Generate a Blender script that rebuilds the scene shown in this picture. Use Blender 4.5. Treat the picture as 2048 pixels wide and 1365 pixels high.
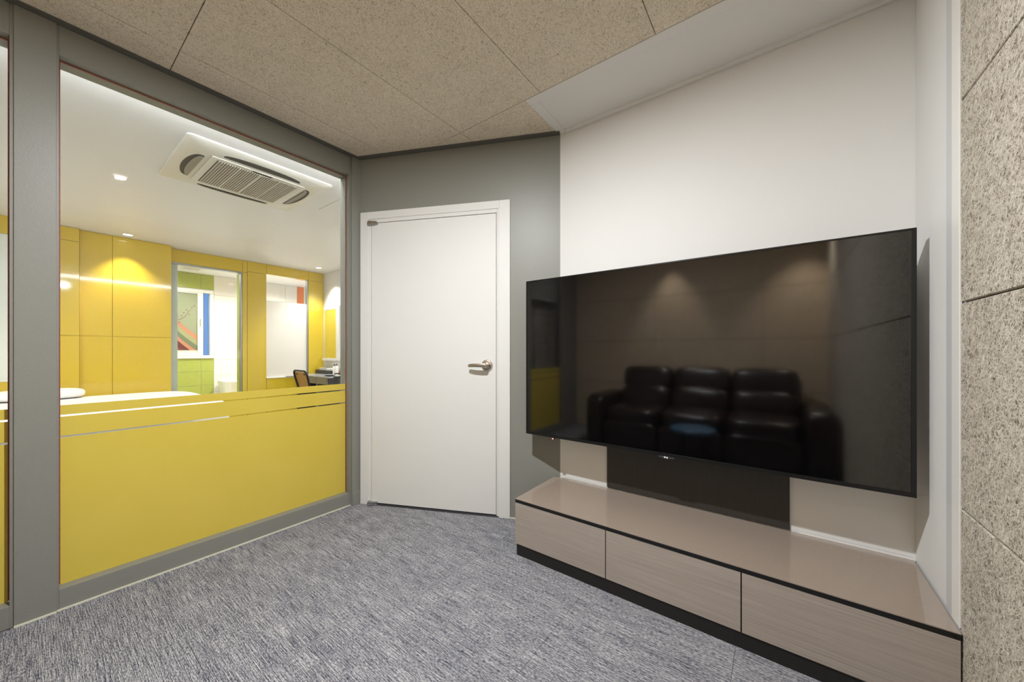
import bpy, bmesh, math, random
from mathutils import Vector, Matrix
random.seed(7)
R = math.radians
for o in list(bpy.data.objects): bpy.data.objects.remove(o)
SC = bpy.context.scene
COL = SC.collection

# ------------------------------------------------------------------ camera
HC = 1.1325                       # eye height
FPX, CX, CY = 717.0, 1024.0, 701.5
YAW = math.atan2(1556 - 1024, 717)
cd = bpy.data.cameras.new('camera'); cam = bpy.data.objects.new('camera', cd); COL.objects.link(cam)
cd.sensor_fit = 'HORIZONTAL'; cd.sensor_width = 36; cd.lens = FPX / 2048 * 36
cd.shift_y = (CY - 682.5) / 2048; cd.clip_start = 0.02
cam.location = (0, 0, HC); cam.rotation_euler = (R(90), 0, YAW)
SC.camera = cam

# ------------------------------------------------------------------ world, exposure
W = bpy.data.worlds.new('world'); SC.world = W; W.use_nodes = True
W.node_tree.nodes['Background'].inputs[0].default_value = (0.16, 0.36, 0.85, 1)
W.node_tree.nodes['Background'].inputs[1].default_value = 0.9
vs = SC.view_settings
vs.view_transform = 'Standard'; vs.look = 'None'; vs.gamma = 1; vs.use_curve_mapping = False
vs.exposure = 0.27
WARM = (1.0, 0.87, 0.70); NEUT = (1.0, 0.975, 0.935)
# position, watts, colour, radius, cone (None = flat opal disc)
LAMPS = dict(
    room=[((-0.85, 0.44), 62, (0.94, 0.975, 1.0), 0.03, None),
          ((-1.12, -1.09), 95, (1, 0.92, 0.80), 0.024, 66),
          ((0.24, -0.98), 110, (1, 0.92, 0.80), 0.024, 84)],
    bedroom=[((-6.37, 0.72), 60, WARM, 0.02, 84),
             ((-6.30, 2.95), 85, NEUT, 0.02, 100),
             ((-4.3, 2.55), 150, NEUT, 0.05, 165),  # added fill for the bedroom, out of sight behind the door wall
             ((-4.3, -0.95), 150, NEUT, 0.05, 165)],  # second added bedroom fill, set outside the view
    bath=[((-7.6, 1.55), 105, NEUT, 0.06, 165), ((-7.35, 2.95), 260, NEUT, 0.06, 165)])

# ------------------------------------------------------------------ pixel -> place helpers
FW = Vector((-math.sin(YAW), math.cos(YAW), 0)); RT = Vector((math.cos(YAW), math.sin(YAW), 0)); EYE = Vector((0, 0, HC))
def ray(u, v): return FW + (u - CX) / FPX * RT - (v - CY) / FPX * Vector((0, 0, 1))
def at_x(u, v, x): d = ray(u, v); return EYE + d * (x / d.x)
def at_y(u, v, y): d = ray(u, v); return EYE + d * (y / d.y)
def at_z(u, v, z): d = ray(u, v); return EYE + d * ((z - HC) / d.z)

# ------------------------------------------------------------------ materials
def lin(c): c /= 255.0; return c / 12.92 if c <= 0.04045 else ((c + 0.055) / 1.055) ** 2.4
def rgb(r, g, b): return (lin(r), lin(g), lin(b), 1)
def new(name):
    m = bpy.data.materials.new(name); m.use_nodes = True
    nt = m.node_tree; b = nt.nodes['Principled BSDF']; return m, nt, b
def N(nt, t, **kw):
    n = nt.nodes.new(t)
    for k, v in kw.items(): setattr(n, k, v)
    return n
def ramp(nt, src, stops):
    r = N(nt, 'ShaderNodeValToRGB'); e = r.color_ramp.elements
    while len(e) < len(stops): e.new(0.5)
    for el, (p, c) in zip(e, stops): el.position = p; el.color = c
    nt.links.new(src, r.inputs[0]); return r.outputs[0]
def pos(nt, scale=(1, 1, 1), rot=(0, 0, 0)):
    g = N(nt, 'ShaderNodeNewGeometry'); m = N(nt, 'ShaderNodeMapping')
    m.inputs['Scale'].default_value = scale; m.inputs['Rotation'].default_value = rot
    nt.links.new(g.outputs['Position'], m.inputs[0]); return m.outputs[0]
def noise(nt, vec, scale=1, detail=2, rough=0.5, dist=0):
    n = N(nt, 'ShaderNodeTexNoise'); n.inputs['Scale'].default_value = scale; n.inputs['Detail'].default_value = detail
    n.inputs['Roughness'].default_value = rough; n.inputs['Distortion'].default_value = dist
    nt.links.new(vec, n.inputs['Vector']); return n.outputs['Fac']
def mth(nt, op, a, b=None, c=None):
    n = N(nt, 'ShaderNodeMath', operation=op)
    for i, v in enumerate((a, b, c)):
        if v is None: continue
        if isinstance(v, (int, float)): n.inputs[i].default_value = v
        else: nt.links.new(v, n.inputs[i])
    return n.outputs[0]
def bump(nt, b, h, strength, dist):
    n = N(nt, 'ShaderNodeBump'); n.inputs['Strength'].default_value = strength; n.inputs['Distance'].default_value = dist
    nt.links.new(h, n.inputs['Height']); nt.links.new(n.outputs[0], b.inputs['Normal'])
MATS = {}
def plain(name, col, rough=0.5, metal=0.0, spec=0.5, coat=0.0, grain=0.0, gscale=60, bmp=0.0):
    m, nt, b = new(name)
    b.inputs['Roughness'].default_value = rough; b.inputs['Metallic'].default_value = metal
    b.inputs['Specular IOR Level'].default_value = spec; b.inputs['Coat Weight'].default_value = coat
    b.inputs['Coat Roughness'].default_value = 0.06
    n = noise(nt, pos(nt), gscale, 3)
    k = max(grain, 0.004)
    c0 = tuple(x * (1 - k) for x in col[:3]) + (1,); c1 = tuple(min(1, x * (1 + k)) for x in col[:3]) + (1,)
    nt.links.new(ramp(nt, n, [(0.3, c0), (0.7, c1)]), b.inputs['Base Color'])
    if bmp: bump(nt, b, n, bmp, 0.002)
    MATS[name] = m; return m
def streak(name, col, k, scale, rough, coat=0.0, metal=0.0, spec=0.5):
    m, nt, b = new(name)
    b.inputs['Roughness'].default_value = rough; b.inputs['Coat Weight'].default_value = coat; b.inputs['Metallic'].default_value = metal
    b.inputs['Coat Roughness'].default_value = 0.04; b.inputs['Specular IOR Level'].default_value = spec
    n = noise(nt, pos(nt, scale), 1, 3, 0.65)
    c0 = tuple(x * (1 - k) for x in col[:3]) + (1,); c1 = tuple(min(1, x * (1 + k)) for x in col[:3]) + (1,)
    nt.links.new(ramp(nt, n, [(0.28, c0), (0.72, c1)]), b.inputs['Base Color'])
    MATS[name] = m; return m

def fibre(name, axis, dark, mid, light, fr=1.0):
    m, nt, b = new(name); b.inputs['Roughness'].default_value = 0.85; b.inputs['Specular IOR Level'].default_value = 0.25
    tot = None
    for i, ang in enumerate((12, 48, 84, 121, 158)):
        rot = {'X': (R(ang), 0, 0), 'Y': (0, R(ang), 0), 'Z': (0, 0, R(ang))}[axis]
        g1 = pos(nt, (1, 1, 1), rot); m2 = N(nt, 'ShaderNodeMapping')
        a_, l_ = (150 + 9 * i) * fr, (26 + 3 * i) * fr
        m2.inputs['Scale'].default_value = {'X': (40, a_, l_), 'Y': (a_, 40, l_), 'Z': (a_, l_, 40)}[axis]
        m2.inputs['Location'].default_value = (i * 7.3, i * 3.1, i * 5.7); nt.links.new(g1, m2.inputs[0])
        n = noise(nt, m2.outputs[0], 1, 1.2, 0.5, 1.1)
        a = mth(nt, 'ABSOLUTE', mth(nt, 'SUBTRACT', n, 0.5))
        r = mth(nt, 'MAXIMUM', mth(nt, 'SUBTRACT', 1, mth(nt, 'MULTIPLY', a, 11 if fr > 0.8 else 14)), 0)
        r = mth(nt, 'MULTIPLY', r, 0.62 + 0.09 * i)
        tot = r if tot is None else mth(nt, 'MAXIMUM', tot, r)
    fine = noise(nt, pos(nt), 300 * fr, 2, 0.6)
    patch = noise(nt, pos(nt), 7, 3)
    v = mth(nt, 'ADD', mth(nt, 'MULTIPLY', tot, 0.58), mth(nt, 'MULTIPLY', fine, 0.46 if fr > 0.8 else 0.40))
    v = mth(nt, 'ADD', v, mth(nt, 'MULTIPLY', mth(nt, 'SUBTRACT', patch, 0.5), 0.10))
    nt.links.new(ramp(nt, v, [(0.26, dark), (0.52, mid), (0.86, light)]), b.inputs['Base Color'])
    bump(nt, b, v, 0.45, 0.003)
    MATS[name] = m
fibre('fibreboard', 'Z', rgb(104, 90, 72), rgb(222, 207, 184), rgb(250, 241, 226), 1.15)
fibre('fibre_rear', 'Y', rgb(100, 82, 62), rgb(196, 174, 146), rgb(230, 212, 188))
fibre('fibre_wall', 'X', rgb(104, 93, 79), rgb(182, 171, 155), rgb(234, 227, 214), 0.6)

def carpet():
    m, nt, b = new('carpet'); b.inputs['Roughness'].default_value = 0.95; b.inputs['Specular IOR Level'].default_value = 0.1
    s1 = noise(nt, pos(nt, (9, 420, 1)), 1, 2, 0.6)
    s2 = noise(nt, pos(nt, (75, 330, 1)), 1, 2, 0.6)
    g = noise(nt, pos(nt, (300, 460, 1)), 1, 2, 0.7)
    p = noise(nt, pos(nt, (2.5, 14, 1)), 1, 2)
    v = mth(nt, 'ADD', mth(nt, 'MULTIPLY', s1, 0.42), mth(nt, 'MULTIPLY', s2, 0.40))
    v = mth(nt, 'ADD', v, mth(nt, 'MULTIPLY', g, 0.26))
    v = mth(nt, 'ADD', v, mth(nt, 'MULTIPLY', mth(nt, 'SUBTRACT', p, 0.5), 0.06))
    c = ramp(nt, v, [(0.41, rgb(40, 40, 52)), (0.50, rgb(93, 93, 102)), (0.56, rgb(145, 144, 147)), (0.65, rgb(194, 192, 190))])
    nt.links.new(c, b.inputs['Base Color']); bump(nt, b, v, 0.6, 0.004)
    MATS['carpet'] = m
carpet()

def glass(name, tint=(1, 1, 1, 1), refl=1.0, rough=0.0):
    m, nt, b = new(name); nt.nodes.remove(b)
    out = nt.nodes['Material Output']; t = N(nt, 'ShaderNodeBsdfTransparent'); t.inputs[0].default_value = tint
    g = N(nt, 'ShaderNodeBsdfGlossy'); g.inputs['Roughness'].default_value = rough
    f = N(nt, 'ShaderNodeFresnel'); f.inputs[0].default_value = 1.45
    k = mth(nt, 'MULTIPLY', f.outputs[0], refl)
    mx = N(nt, 'ShaderNodeMixShader'); nt.links.new(k, mx.inputs[0]); nt.links.new(t.outputs[0], mx.inputs[1]); nt.links.new(g.outputs[0], mx.inputs[2])
    nt.links.new(mx.outputs[0], out.inputs[0]); MATS[name] = m
glass('glass', (0.97, 0.985, 0.975, 1), 0.8)
glass('leaded_glass', (0.62, 0.68, 0.55, 1), 1.0)
def frosted():
    m, nt, b = new('frosted_film'); nt.nodes.remove(b)
    out = nt.nodes['Material Output']; t = N(nt, 'ShaderNodeBsdfTranslucent'); t.inputs[0].default_value = (0.95, 0.93, 0.91, 1)
    d = N(nt, 'ShaderNodeBsdfDiffuse'); d.inputs[0].default_value = (0.86, 0.84, 0.82, 1)
    mx = N(nt, 'ShaderNodeMixShader'); n = noise(nt, pos(nt), 3, 2); nt.links.new(mth(nt, 'MULTIPLY_ADD', n, 0.05, 0.35), mx.inputs[0])
    nt.links.new(t.outputs[0], mx.inputs[1]); nt.links.new(d.outputs[0], mx.inputs[2]); nt.links.new(mx.outputs[0], out.inputs[0]); MATS['frosted_film'] = m
frosted()
def film():
    m, nt, b = new('yellow_film'); out = nt.nodes['Material Output']
    n = noise(nt, pos(nt), 4, 3)
    c = ramp(nt, n, [(0.3, rgb(228, 203, 84)), (0.7, rgb(231, 206, 90))]); nt.links.new(c, b.inputs['Base Color'])
    b.inputs['Roughness'].default_value = 0.2
    t = N(nt, 'ShaderNodeBsdfTranslucent'); nt.links.new(c, t.inputs[0])
    mx = N(nt, 'ShaderNodeMixShader'); mx.inputs[0].default_value = 0.12
    nt.links.new(b.outputs[0], mx.inputs[1]); nt.links.new(t.outputs[0], mx.inputs[2]); nt.links.new(mx.outputs[0], out.inputs[0]); MATS['yellow_film'] = m
def emit(name, col, st):
    m, nt, b = new(name); b.inputs['Emission Color'].default_value = col; b.inputs['Emission Strength'].default_value = st
    b.inputs['Base Color'].default_value = (0.8, 0.8, 0.8, 1); MATS[name] = m
emit('lamp_lens', (1, 0.93, 0.82, 1), 6); emit('strip_glow', (0.92, 0.95, 1, 1), 55); emit('red_led', (1, 0.02, 0.02, 1), 2.0)

plain('grey_paint', rgb(138, 137, 129), 0.42, spec=0.4, grain=0.03, gscale=220, bmp=0.15)
plain('dark_grey_trim', rgb(98, 98, 92), 0.5, spec=0.35)
plain('sealant', rgb(226, 222, 200), 0.5)
plain('red_sealant', rgb(140, 70, 52), 0.6, grain=0.25)
plain('white_paint', rgb(228, 226, 223), 0.6, spec=0.15, grain=0.004, gscale=6)
plain('white_trim', rgb(236, 232, 226), 0.38)
plain('cool_trim', rgb(205, 205, 206), 0.4)
plain('door_white', rgb(224, 222, 218), 0.45, spec=0.25, grain=0.004, gscale=6)
plain('black_gap', rgb(22, 20, 18), 0.9)
film()
plain('yellow_panel', rgb(214, 184, 44), 0.35, spec=0.5, grain=0.05, gscale=150, coat=0.8)
plain('white_ceiling', rgb(238, 237, 236), 0.5)
plain('ac_white', rgb(226, 222, 212), 0.35)
plain('ac_grey', rgb(196, 188, 174), 0.6)
plain('ac_dark', rgb(60, 58, 56), 0.6)
plain('ac_flap', rgb(150, 143, 132), 0.5)
plain('green_tile', rgb(172, 180, 82), 0.3, grain=0.08, gscale=40, bmp=0.2)
plain('white_tile', rgb(238, 232, 226), 0.3)
plain('grout', rgb(222, 218, 208), 0.8)
plain('orange_tile', rgb(232, 128, 60), 0.3, grain=0.1, gscale=30)
plain('pale_panel', rgb(232, 237, 230), 0.25)
plain('aluminium', rgb(168, 168, 164), 0.35, metal=0.9)
plain('satin_steel', rgb(210, 202, 194), 0.28, metal=1.0)
plain('chrome', rgb(200, 200, 198), 0.12, metal=1.0)
plain('tv_bezel', rgb(16, 16, 17), 0.3)
plain('tv_screen', rgb(5, 5, 6), 0.06, spec=1.0, coat=0.35)
plain('black_plinth', rgb(24, 23, 22), 0.6, grain=0.1)
plain('black_gloss', rgb(14, 13, 12), 0.15)
streak('drawer_laminate', rgb(164, 152, 142), 0.16, (3, 3, 260), 0.2, coat=0.35)
plain('glass_top', rgb(156, 140, 127), 0.035, spec=0.8, grain=0.02, coat=0.5)
streak('dark_board', rgb(50, 46, 42), 0.16, (130, 1, 2), 0.45)
plain('leather', rgb(40, 25, 20), 0.3, spec=0.6, grain=0.15, gscale=30, bmp=0.25)
plain('blue_top', rgb(70, 104, 132), 0.35)
plain('black_metal', rgb(26, 26, 28), 0.4, metal=0.3)
plain('linen', rgb(240, 238, 238), 0.8, bmp=0.1, gscale=20)
plain('desk_dark', rgb(58, 56, 58), 0.45)
plain('desk_grey', rgb(140, 136, 124), 0.4)
plain('desk_top', rgb(168, 172, 178), 0.2)
streak('chair_wood', rgb(186, 138, 82), 0.15, (60, 60, 8), 0.4)
plain('mirror_glass', rgb(244, 246, 244), 0.01, metal=1.0)
plain('ceramic', rgb(244, 243, 240), 0.15)
plain('paper', rgb(242, 242, 240), 0.7)
plain('brown_box', rgb(150, 96, 60), 0.6)
plain('dark_plastic', rgb(34, 34, 38), 0.35)
plain('lever_white', rgb(232, 228, 222), 0.3)
for nm, c in dict(art_ground=(146, 150, 122), art_red=(134, 56, 50), art_maroon=(104, 44, 42), art_orange=(190, 128, 100), art_sage=(112, 120, 92), art_olive=(156, 158, 116), art_brown=(112, 70, 50), art_pale=(206, 212, 198)).items():
    plain(nm, rgb(*c), 0.3)

# ------------------------------------------------------------------ mesh helpers
WM = {}
def wm(o): return WM.get(o.name, Matrix.Identity(4))
def props(o, label=None, cat=None, group=None, kind=None):
    if label: o['label'] = label
    if cat: o['category'] = cat
    if group: o['group'] = group
    if kind: o['kind'] = kind
    return o
def thing(name, label, cat, loc=(0, 0, 0), rz=0, group=None, kind=None):
    o = bpy.data.objects.new(name, None); COL.objects.link(o); o.location = loc; o.rotation_euler = (0, 0, rz)
    o.empty_display_size = 0.05
    WM[o.name] = Matrix.Translation(loc) @ Matrix.Rotation(rz, 4, 'Z')
    return props(o, label, cat, group, kind)
def mk(name, bm, mat, parent=None, local=False, smooth=None, **kw):
    """link bm as one mesh object. Points are world points unless local=True (then the parent's own axes)."""
    bmesh.ops.recalc_face_normals(bm, faces=bm.faces)
    if not local and parent is not None: bm.transform(wm(parent).inverted())
    if not (local and parent is None):
        xs = [v.co for v in bm.verts]
        mn = Vector((min(c.x for c in xs), min(c.y for c in xs), min(c.z for c in xs))); mx = Vector((max(c.x for c in xs), max(c.y for c in xs), max(c.z for c in xs)))
        o0 = Vector(((mn.x + mx.x) / 2, (mn.y + mx.y) / 2, mn.z)); bm.transform(Matrix.Translation(-o0))
    else: o0 = Vector((0, 0, 0))
    me = bpy.data.meshes.new(name); bm.to_mesh(me); bm.free()
    if smooth: me.shade_smooth(); me.set_sharp_from_angle(angle=R(smooth))
    me.materials.append(MATS[mat])
    o = bpy.data.objects.new(name, me); COL.objects.link(o); o.location = o0
    if parent is not None: o.parent = parent
    WM[o.name] = (wm(parent) if parent is not None else Matrix.Identity(4)) @ Matrix.Translation(o0)
    props(o, **kw); return o
def B(x0, x1, y0, y1, z0, z1, bev=0.0, bm=None, seg=2):
    own = bm is None
    if own: bm = bmesh.new()
    r = bmesh.ops.create_cube(bm, size=1)
    for v in r['verts']:
        v.co = Vector(((x0 + x1) / 2 + v.co.x * (x1 - x0), (y0 + y1) / 2 + v.co.y * (y1 - y0), (z0 + z1) / 2 + v.co.z * (z1 - z0)))
    if bev:
        es = list({e for v in r['verts'] for e in v.link_edges})
        bmesh.ops.bevel(bm, geom=es, offset=bev, segments=seg, affect='EDGES', profile=0.5)
    return bm
def prism(pts, z0, z1):
    bm = bmesh.new(); lo = [bm.verts.new((p[0], p[1], z0)) for p in pts]; hi = [bm.verts.new((p[0], p[1], z1)) for p in pts]
    bm.faces.new(lo[::-1]); bm.faces.new(hi); n = len(pts)
    for i in range(n): bm.faces.new((lo[i], lo[(i + 1) % n], hi[(i + 1) % n], hi[i]))
    return bm
def extrude_poly(pts3, d):
    """polygon in space swept by vector d"""
    bm = bmesh.new(); d = Vector(d); lo = [bm.verts.new(p) for p in pts3]; hi = [bm.verts.new(Vector(p) + d) for p in pts3]
    bm.faces.new(lo[::-1]); bm.faces.new(hi); n = len(pts3)
    for i in range(n): bm.faces.new((lo[i], lo[(i + 1) % n], hi[(i + 1) % n], hi[i]))
    return bm
def lathe(prof, seg=32, M=Matrix.Identity(4), bm=None):
    if bm is None: bm = bmesh.new()
    rings = []
    for r, z in prof:
        if r < 1e-6: rings.append([bm.verts.new(M @ Vector((0, 0, z)))])
        else: rings.append([bm.verts.new(M @ Vector((r * math.cos(2 * math.pi * k / seg), r * math.sin(2 * math.pi * k / seg), z))) for k in range(seg)])
    for a, b in zip(rings, rings[1:]):
        for k in range(seg):
            q = (k + 1) % seg
            if len(a) == 1 and len(b) == 1: continue
            if len(a) == 1: bm.faces.new((a[0], b[k], b[q]))
            elif len(b) == 1: bm.faces.new((a[k], b[0], a[q]))
            else: bm.faces.new((a[k], b[k], b[q], a[q]))
    for rg in (rings[0], rings[-1]):
        if len(rg) > 2:
            try: bm.faces.new(rg)
            except ValueError: pass
    return bm
def tube(path, rad, seg=10, bm=None):
    if bm is None: bm = bmesh.new()
    P = [Vector(p) for p in path]; rads = rad if isinstance(rad, (list, tuple)) else [rad] * len(P); rings = []; up = None
    for i, p in enumerate(P):
        t = (P[min(i + 1, len(P) - 1)] - P[max(i - 1, 0)]).normalized()
        if up is None: up = t.orthogonal().normalized()
        up = (up - t * up.dot(t)).normalized(); s = t.cross(up)
        rings.append([bm.verts.new(p + rads[i] * (math.cos(2 * math.pi * k / seg) * up + math.sin(2 * math.pi * k / seg) * s)) for k in range(seg)])
    for a, b in zip(rings, rings[1:]):
        for k in range(seg): bm.faces.new((a[k], a[(k + 1) % seg], b[(k + 1) % seg], b[k]))
    bm.faces.new(rings[0][::-1]); bm.faces.new(rings[-1]); return bm
def puff(c, s, e=0.35, nu=28, nv=16, f=None):
    """superellipsoid cushion"""
    bm = bmesh.new(); c = Vector(c)
    def pw(v, k): return math.copysign(abs(v) ** k, v)
    def pt(a, b):
        p = Vector((pw(math.cos(b), e) * pw(math.cos(a), e) * s[0] / 2, pw(math.cos(b), e) * pw(math.sin(a), e) * s[1] / 2, pw(math.sin(b), e) * s[2] / 2))
        if f: p = f(p)
        return c + p
    lo = bm.verts.new(pt(0, -math.pi / 2)); hi = bm.verts.new(pt(0, math.pi / 2)); rows = []
    for j in range(1, nv):
        b = -math.pi / 2 + math.pi * j / nv; rows.append([bm.verts.new(pt(2 * math.pi * (i + 0.5) / nu, b)) for i in range(nu)])
    for i in range(nu):
        q = (i + 1) % nu
        bm.faces.new((lo, rows[0][q], rows[0][i])); bm.faces.new((hi, rows[-1][i], rows[-1][q]))
        for a, b in zip(rows, rows[1:]): bm.faces.new((a[i], a[q], b[q], b[i]))
    return bm
def copies(src, places, parent, labels=None):
    out = []
    for p in places:
        o = src.copy(); COL.objects.link(o); o.location = p; o.parent = parent; out.append(o)
    return out

# ------------------------------------------------------------------ dimensions of the place
ZC = 2.55                                   # both ceilings
XL, XG, XLB = -2.509, -2.562, -2.636        # glazed wall: room face, pane, bedroom face
A = Vector((-2.49, 1.466)); TH = R(24.5); DD = Vector((math.cos(TH), math.sin(TH)))
CORN = Vector((-1.146, 2.075))              # grey wall meets the television wall
YB, XR, YR = 2.075, 0.434, -1.32            # television wall, right wall, rear wall
YN = 1.632                                  # niche edge on the right wall
SLEN = (CORN - A).length
TH = math.atan2(CORN.y - A.y, CORN.x - A.x)

# ------------------------------------------------------------------ SETTING: listening room
ST = 'structure'
fl = mk('floor', B(-2.75, 0.6, -1.5, 2.3, -0.06, -0.006), 'black_gap', kind=ST, label='grey flecked carpet tile floor of the television room', cat='floor')
ty = at_z(388, 1309, 0).y
for i in range(-4, 2):
    for j in range(-4, 4):
        x0, x1 = -0.13 + 0.6 * i, -0.13 + 0.6 * (i + 1); y0, y1 = ty + 0.6 * j, ty + 0.6 * (j + 1)
        x0, x1, y0, y1 = max(x0, XL + 0.002), min(x1, XR - 0.002), max(y0, YR + 0.002), min(y1, YB - 0.002)
        if x1 - x0 < 0.03 or y1 - y0 < 0.03: continue
        # clip to the diagonal door wall
        poly = [(x0, y0), (x1, y0), (x1, y1), (x0, y1)]
        def side(p): d = Vector(p) - A; return DDw.x * d.y - DDw.y * d.x
        DDw = (CORN - A).normalized(); out = []
        for a, b in zip(poly, poly[1:] + poly[:1]):
            sa, sb = side(a), side(b)
            if sa <= 0: out.append(a)
            if sa * sb < 0: t = sa / (sa - sb); out.append((a[0] + t * (b[0] - a[0]), a[1] + t * (b[1] - a[1])))
        if len(out) < 3: continue
        cxm = sum(p[0] for p in out) / len(out); cym = sum(p[1] for p in out) / len(out)
        out = [(p[0] - 0.0006 * (1 if p[0] > cxm else -1), p[1] - 0.0006 * (1 if p[1] > cym else -1)) for p in out]
        mk('carpet_tile', prism(out, -0.006, 0.0), 'carpet', fl)

# ceiling: fibreboard panels, soffit over the television niche
ce = mk('ceiling', B(-2.75, 0.6, -1.5, 2.3, ZC + 0.016, ZC + 0.10), 'black_gap', kind=ST, label='tan wood fibre acoustic panel ceiling with thin dark joints', cat='ceiling')
SY, SX = 1.674, -1.150                      # soffit front and left edges
xs = [-0.441 + 0.609 * k for k in range(-5, 3)]; ys = [-1.5, -0.79, 0.425, SY]
CE = 0.045                                  # grey ceiling trim width along the grey walls
def clip_half(poly, P0, D, off):
    """keep the part on the right of the line P0 + t D, moved off metres to the right"""
    D = Vector(D).normalized(); n = Vector((D.y, -D.x)); out = []
    f = lambda p: (Vector(p) - Vector(P0)).dot(n) - off
    for a, b in zip(poly, poly[1:] + poly[:1]):
        fa, fb = f(a), f(b)
        if fa >= 0: out.append(a)
        if fa * fb < 0: t = fa / (fa - fb); out.append((a[0] + t * (b[0] - a[0]), a[1] + t * (b[1] - a[1])))
    return out
def panel(poly, gap=0.0018):
    if len(poly) < 3: return
    cxm = sum(p[0] for p in poly) / len(poly); cym = sum(p[1] for p in poly) / len(poly)
    bm = prism(poly, ZC, ZC + 0.015)
    o = mk('ceiling_panel', bm, 'fibreboard', ce); return o
for x0, x1 in zip(xs, xs[1:]):
    for y0, y1 in list(zip(ys, ys[1:])) + [(SY, 2.3)]:
        if y0 >= SY: x1_ = min(x1, SX)
        else: x1_ = x1
        a0, a1, b0, b1 = max(x0, XL) + 0.0018, min(x1_, XR) - 0.0018, max(y0, YR) + 0.0018, y1 - 0.0018
        if a1 - a0 < 0.02 or b1 - b0 < 0.02: continue
        p = [(a0, b0), (a1, b0), (a1, b1), (a0, b1)]
        p = clip_half(p, (XL, 0), (0, 1), CE); p = clip_half(p, A, CORN - A, CE)
        panel(p)
# grey trims on the ceiling edge
nd = Vector((DD.y, -DD.x)).normalized()
mk('trim_1', B(XL - 0.02, XL + CE, YR, 1.50, ZC - 0.004, ZC + 0.012), 'dark_grey_trim', kind=ST, label='dark grey ceiling trim above the glazed grey wall', cat='trim')
p0, p1 = A - DD * 0.03, CORN
mk('trim_2', prism([tuple(p0), tuple(p1), tuple(p1 + nd * CE), tuple(p0 + nd * CE)], ZC - 0.005, ZC + 0.011), 'dark_grey_trim', kind=ST, label='dark grey ceiling trim above the white door', cat='trim')
# soffit
sf = thing('trim_3', 'white framed ceiling panel over the television niche', 'trim', (-0.35, 1.85, ZC), kind=ST)
mk('soffit_panel', B(SX + 0.02, XR, SY + 0.02, YB, ZC + 0.006, ZC + 0.03), 'white_paint', sf)
mk('soffit_edge', B(SX, XR, SY, SY + 0.052, ZC - 0.004, ZC + 0.02, 0.002), 'white_paint', sf)
mk('soffit_edge', B(SX, SX + 0.05, SY + 0.0525, YB, ZC - 0.004, ZC + 0.02, 0.002), 'white_paint', sf)
mk('soffit_edge', B(SX + 0.051, XR, YB - 0.018, YB - 0.0003, ZC - 0.012, ZC + 0.02, 0.002), 'white_paint', sf)

# glazed grey wall (left)
wl = thing('wall_left', 'grey painted timber wall framing the tall windows', 'wall', (XL, 0.2, 0), kind=ST)
OY0, OY1, OZ0, OZ1 = 0.078, 1.392, 0.092, 2.418     # window beside the door
PY0, PY1 = -0.87, -0.047                             # window towards the rear
mk('rail', B(XLB, XL, OY0, OY1, 0, OZ0, 0.002), 'grey_paint', wl)
mk('rail', B(XLB, XL, OY0, OY1, OZ1, ZC, 0.002), 'grey_paint', wl)
mk('rail', B(XLB, XL, PY0, PY1, 0, OZ0, 0.002), 'grey_paint', wl)
mk('rail', B(XLB, XL, PY0, PY1, OZ1, ZC, 0.002), 'grey_paint', wl)
mk('stile', B(XLB, XL - 0.002, -0.047, OY0, 0, ZC), 'grey_paint', wl)
mk('post', B(XL - 0.004, XL + 0.006, -0.037, 0.071, 0.0, ZC, 0.0015), 'grey_paint', wl)
mk('stile', B(XLB, XL, OY1, OY1 + 0.012, 0, ZC), 'grey_paint', wl)
mk('post', B(XLB, XL + 0.019, OY1 + 0.012, 1.474, 0, ZC, 0.0015), 'grey_paint', wl)
mk('skirting_block', B(XL + 0.017, XL + 0.025, OY1 + 0.013, 1.473, 0, 0.095, 0.0015), 'grey_paint', wl)
mk('wall_board', B(XLB, XL, YR - 0.1, PY0, 0, ZC), 'grey_paint', wl)
def window(name, y0, y1, label):
    w = thing(name, label, 'window', (XG, (y0 + y1) / 2, OZ0), kind=ST)
    mk('glass_pane', B(XG - 0.004, XG + 0.004, y0 + 0.001, y1 - 0.001, OZ0 + 0.001, OZ1 - 0.001), 'glass', w)
    fx0, fx1 = XG + 0.0042, XG + 0.0052
    for za, zb in ((OZ0 + 0.001, 0.7445), (0.7525, 0.838), (0.846, 0.889)):
        mk('privacy_film', B(fx0, fx1, y0 + 0.004, y1 - 0.004, za, zb), 'yellow_film', w)
    for (a, b, c, d) in ((y0 + .0005, y1 - .0005, OZ1 - 0.006, OZ1 - 0.0005), (y0 + .0005, y0 + 0.005, OZ0 + .006, OZ1 - .0065), (y1 - 0.005, y1 - .0005, OZ0 + .006, OZ1 - .0065)):
        mk('sealant_bead', B(XG + 0.0054, XG + 0.010, a, b, c, d), 'red_sealant', w)
    return w
window('window_1', OY0, OY1, 'tall glass pane with yellow lower film next to the white door')
window('window_2', PY0, PY1, 'tall glass pane with yellow lower film beyond the grey post')
mk('trim_4', B(XL + 0.0065, XL + 0.012, -0.037, 0.071, 0.0002, 0.007), 'sealant', kind=ST, label='cream sealant bead at the foot of the grey post', cat='trim')
mk('trim_5', B(XL + 0.0005, XL + 0.006, 0.072, 1.40, 0.0002, 0.007), 'sealant', kind=ST, label='cream sealant bead under the yellow filmed window', cat='trim')

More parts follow.
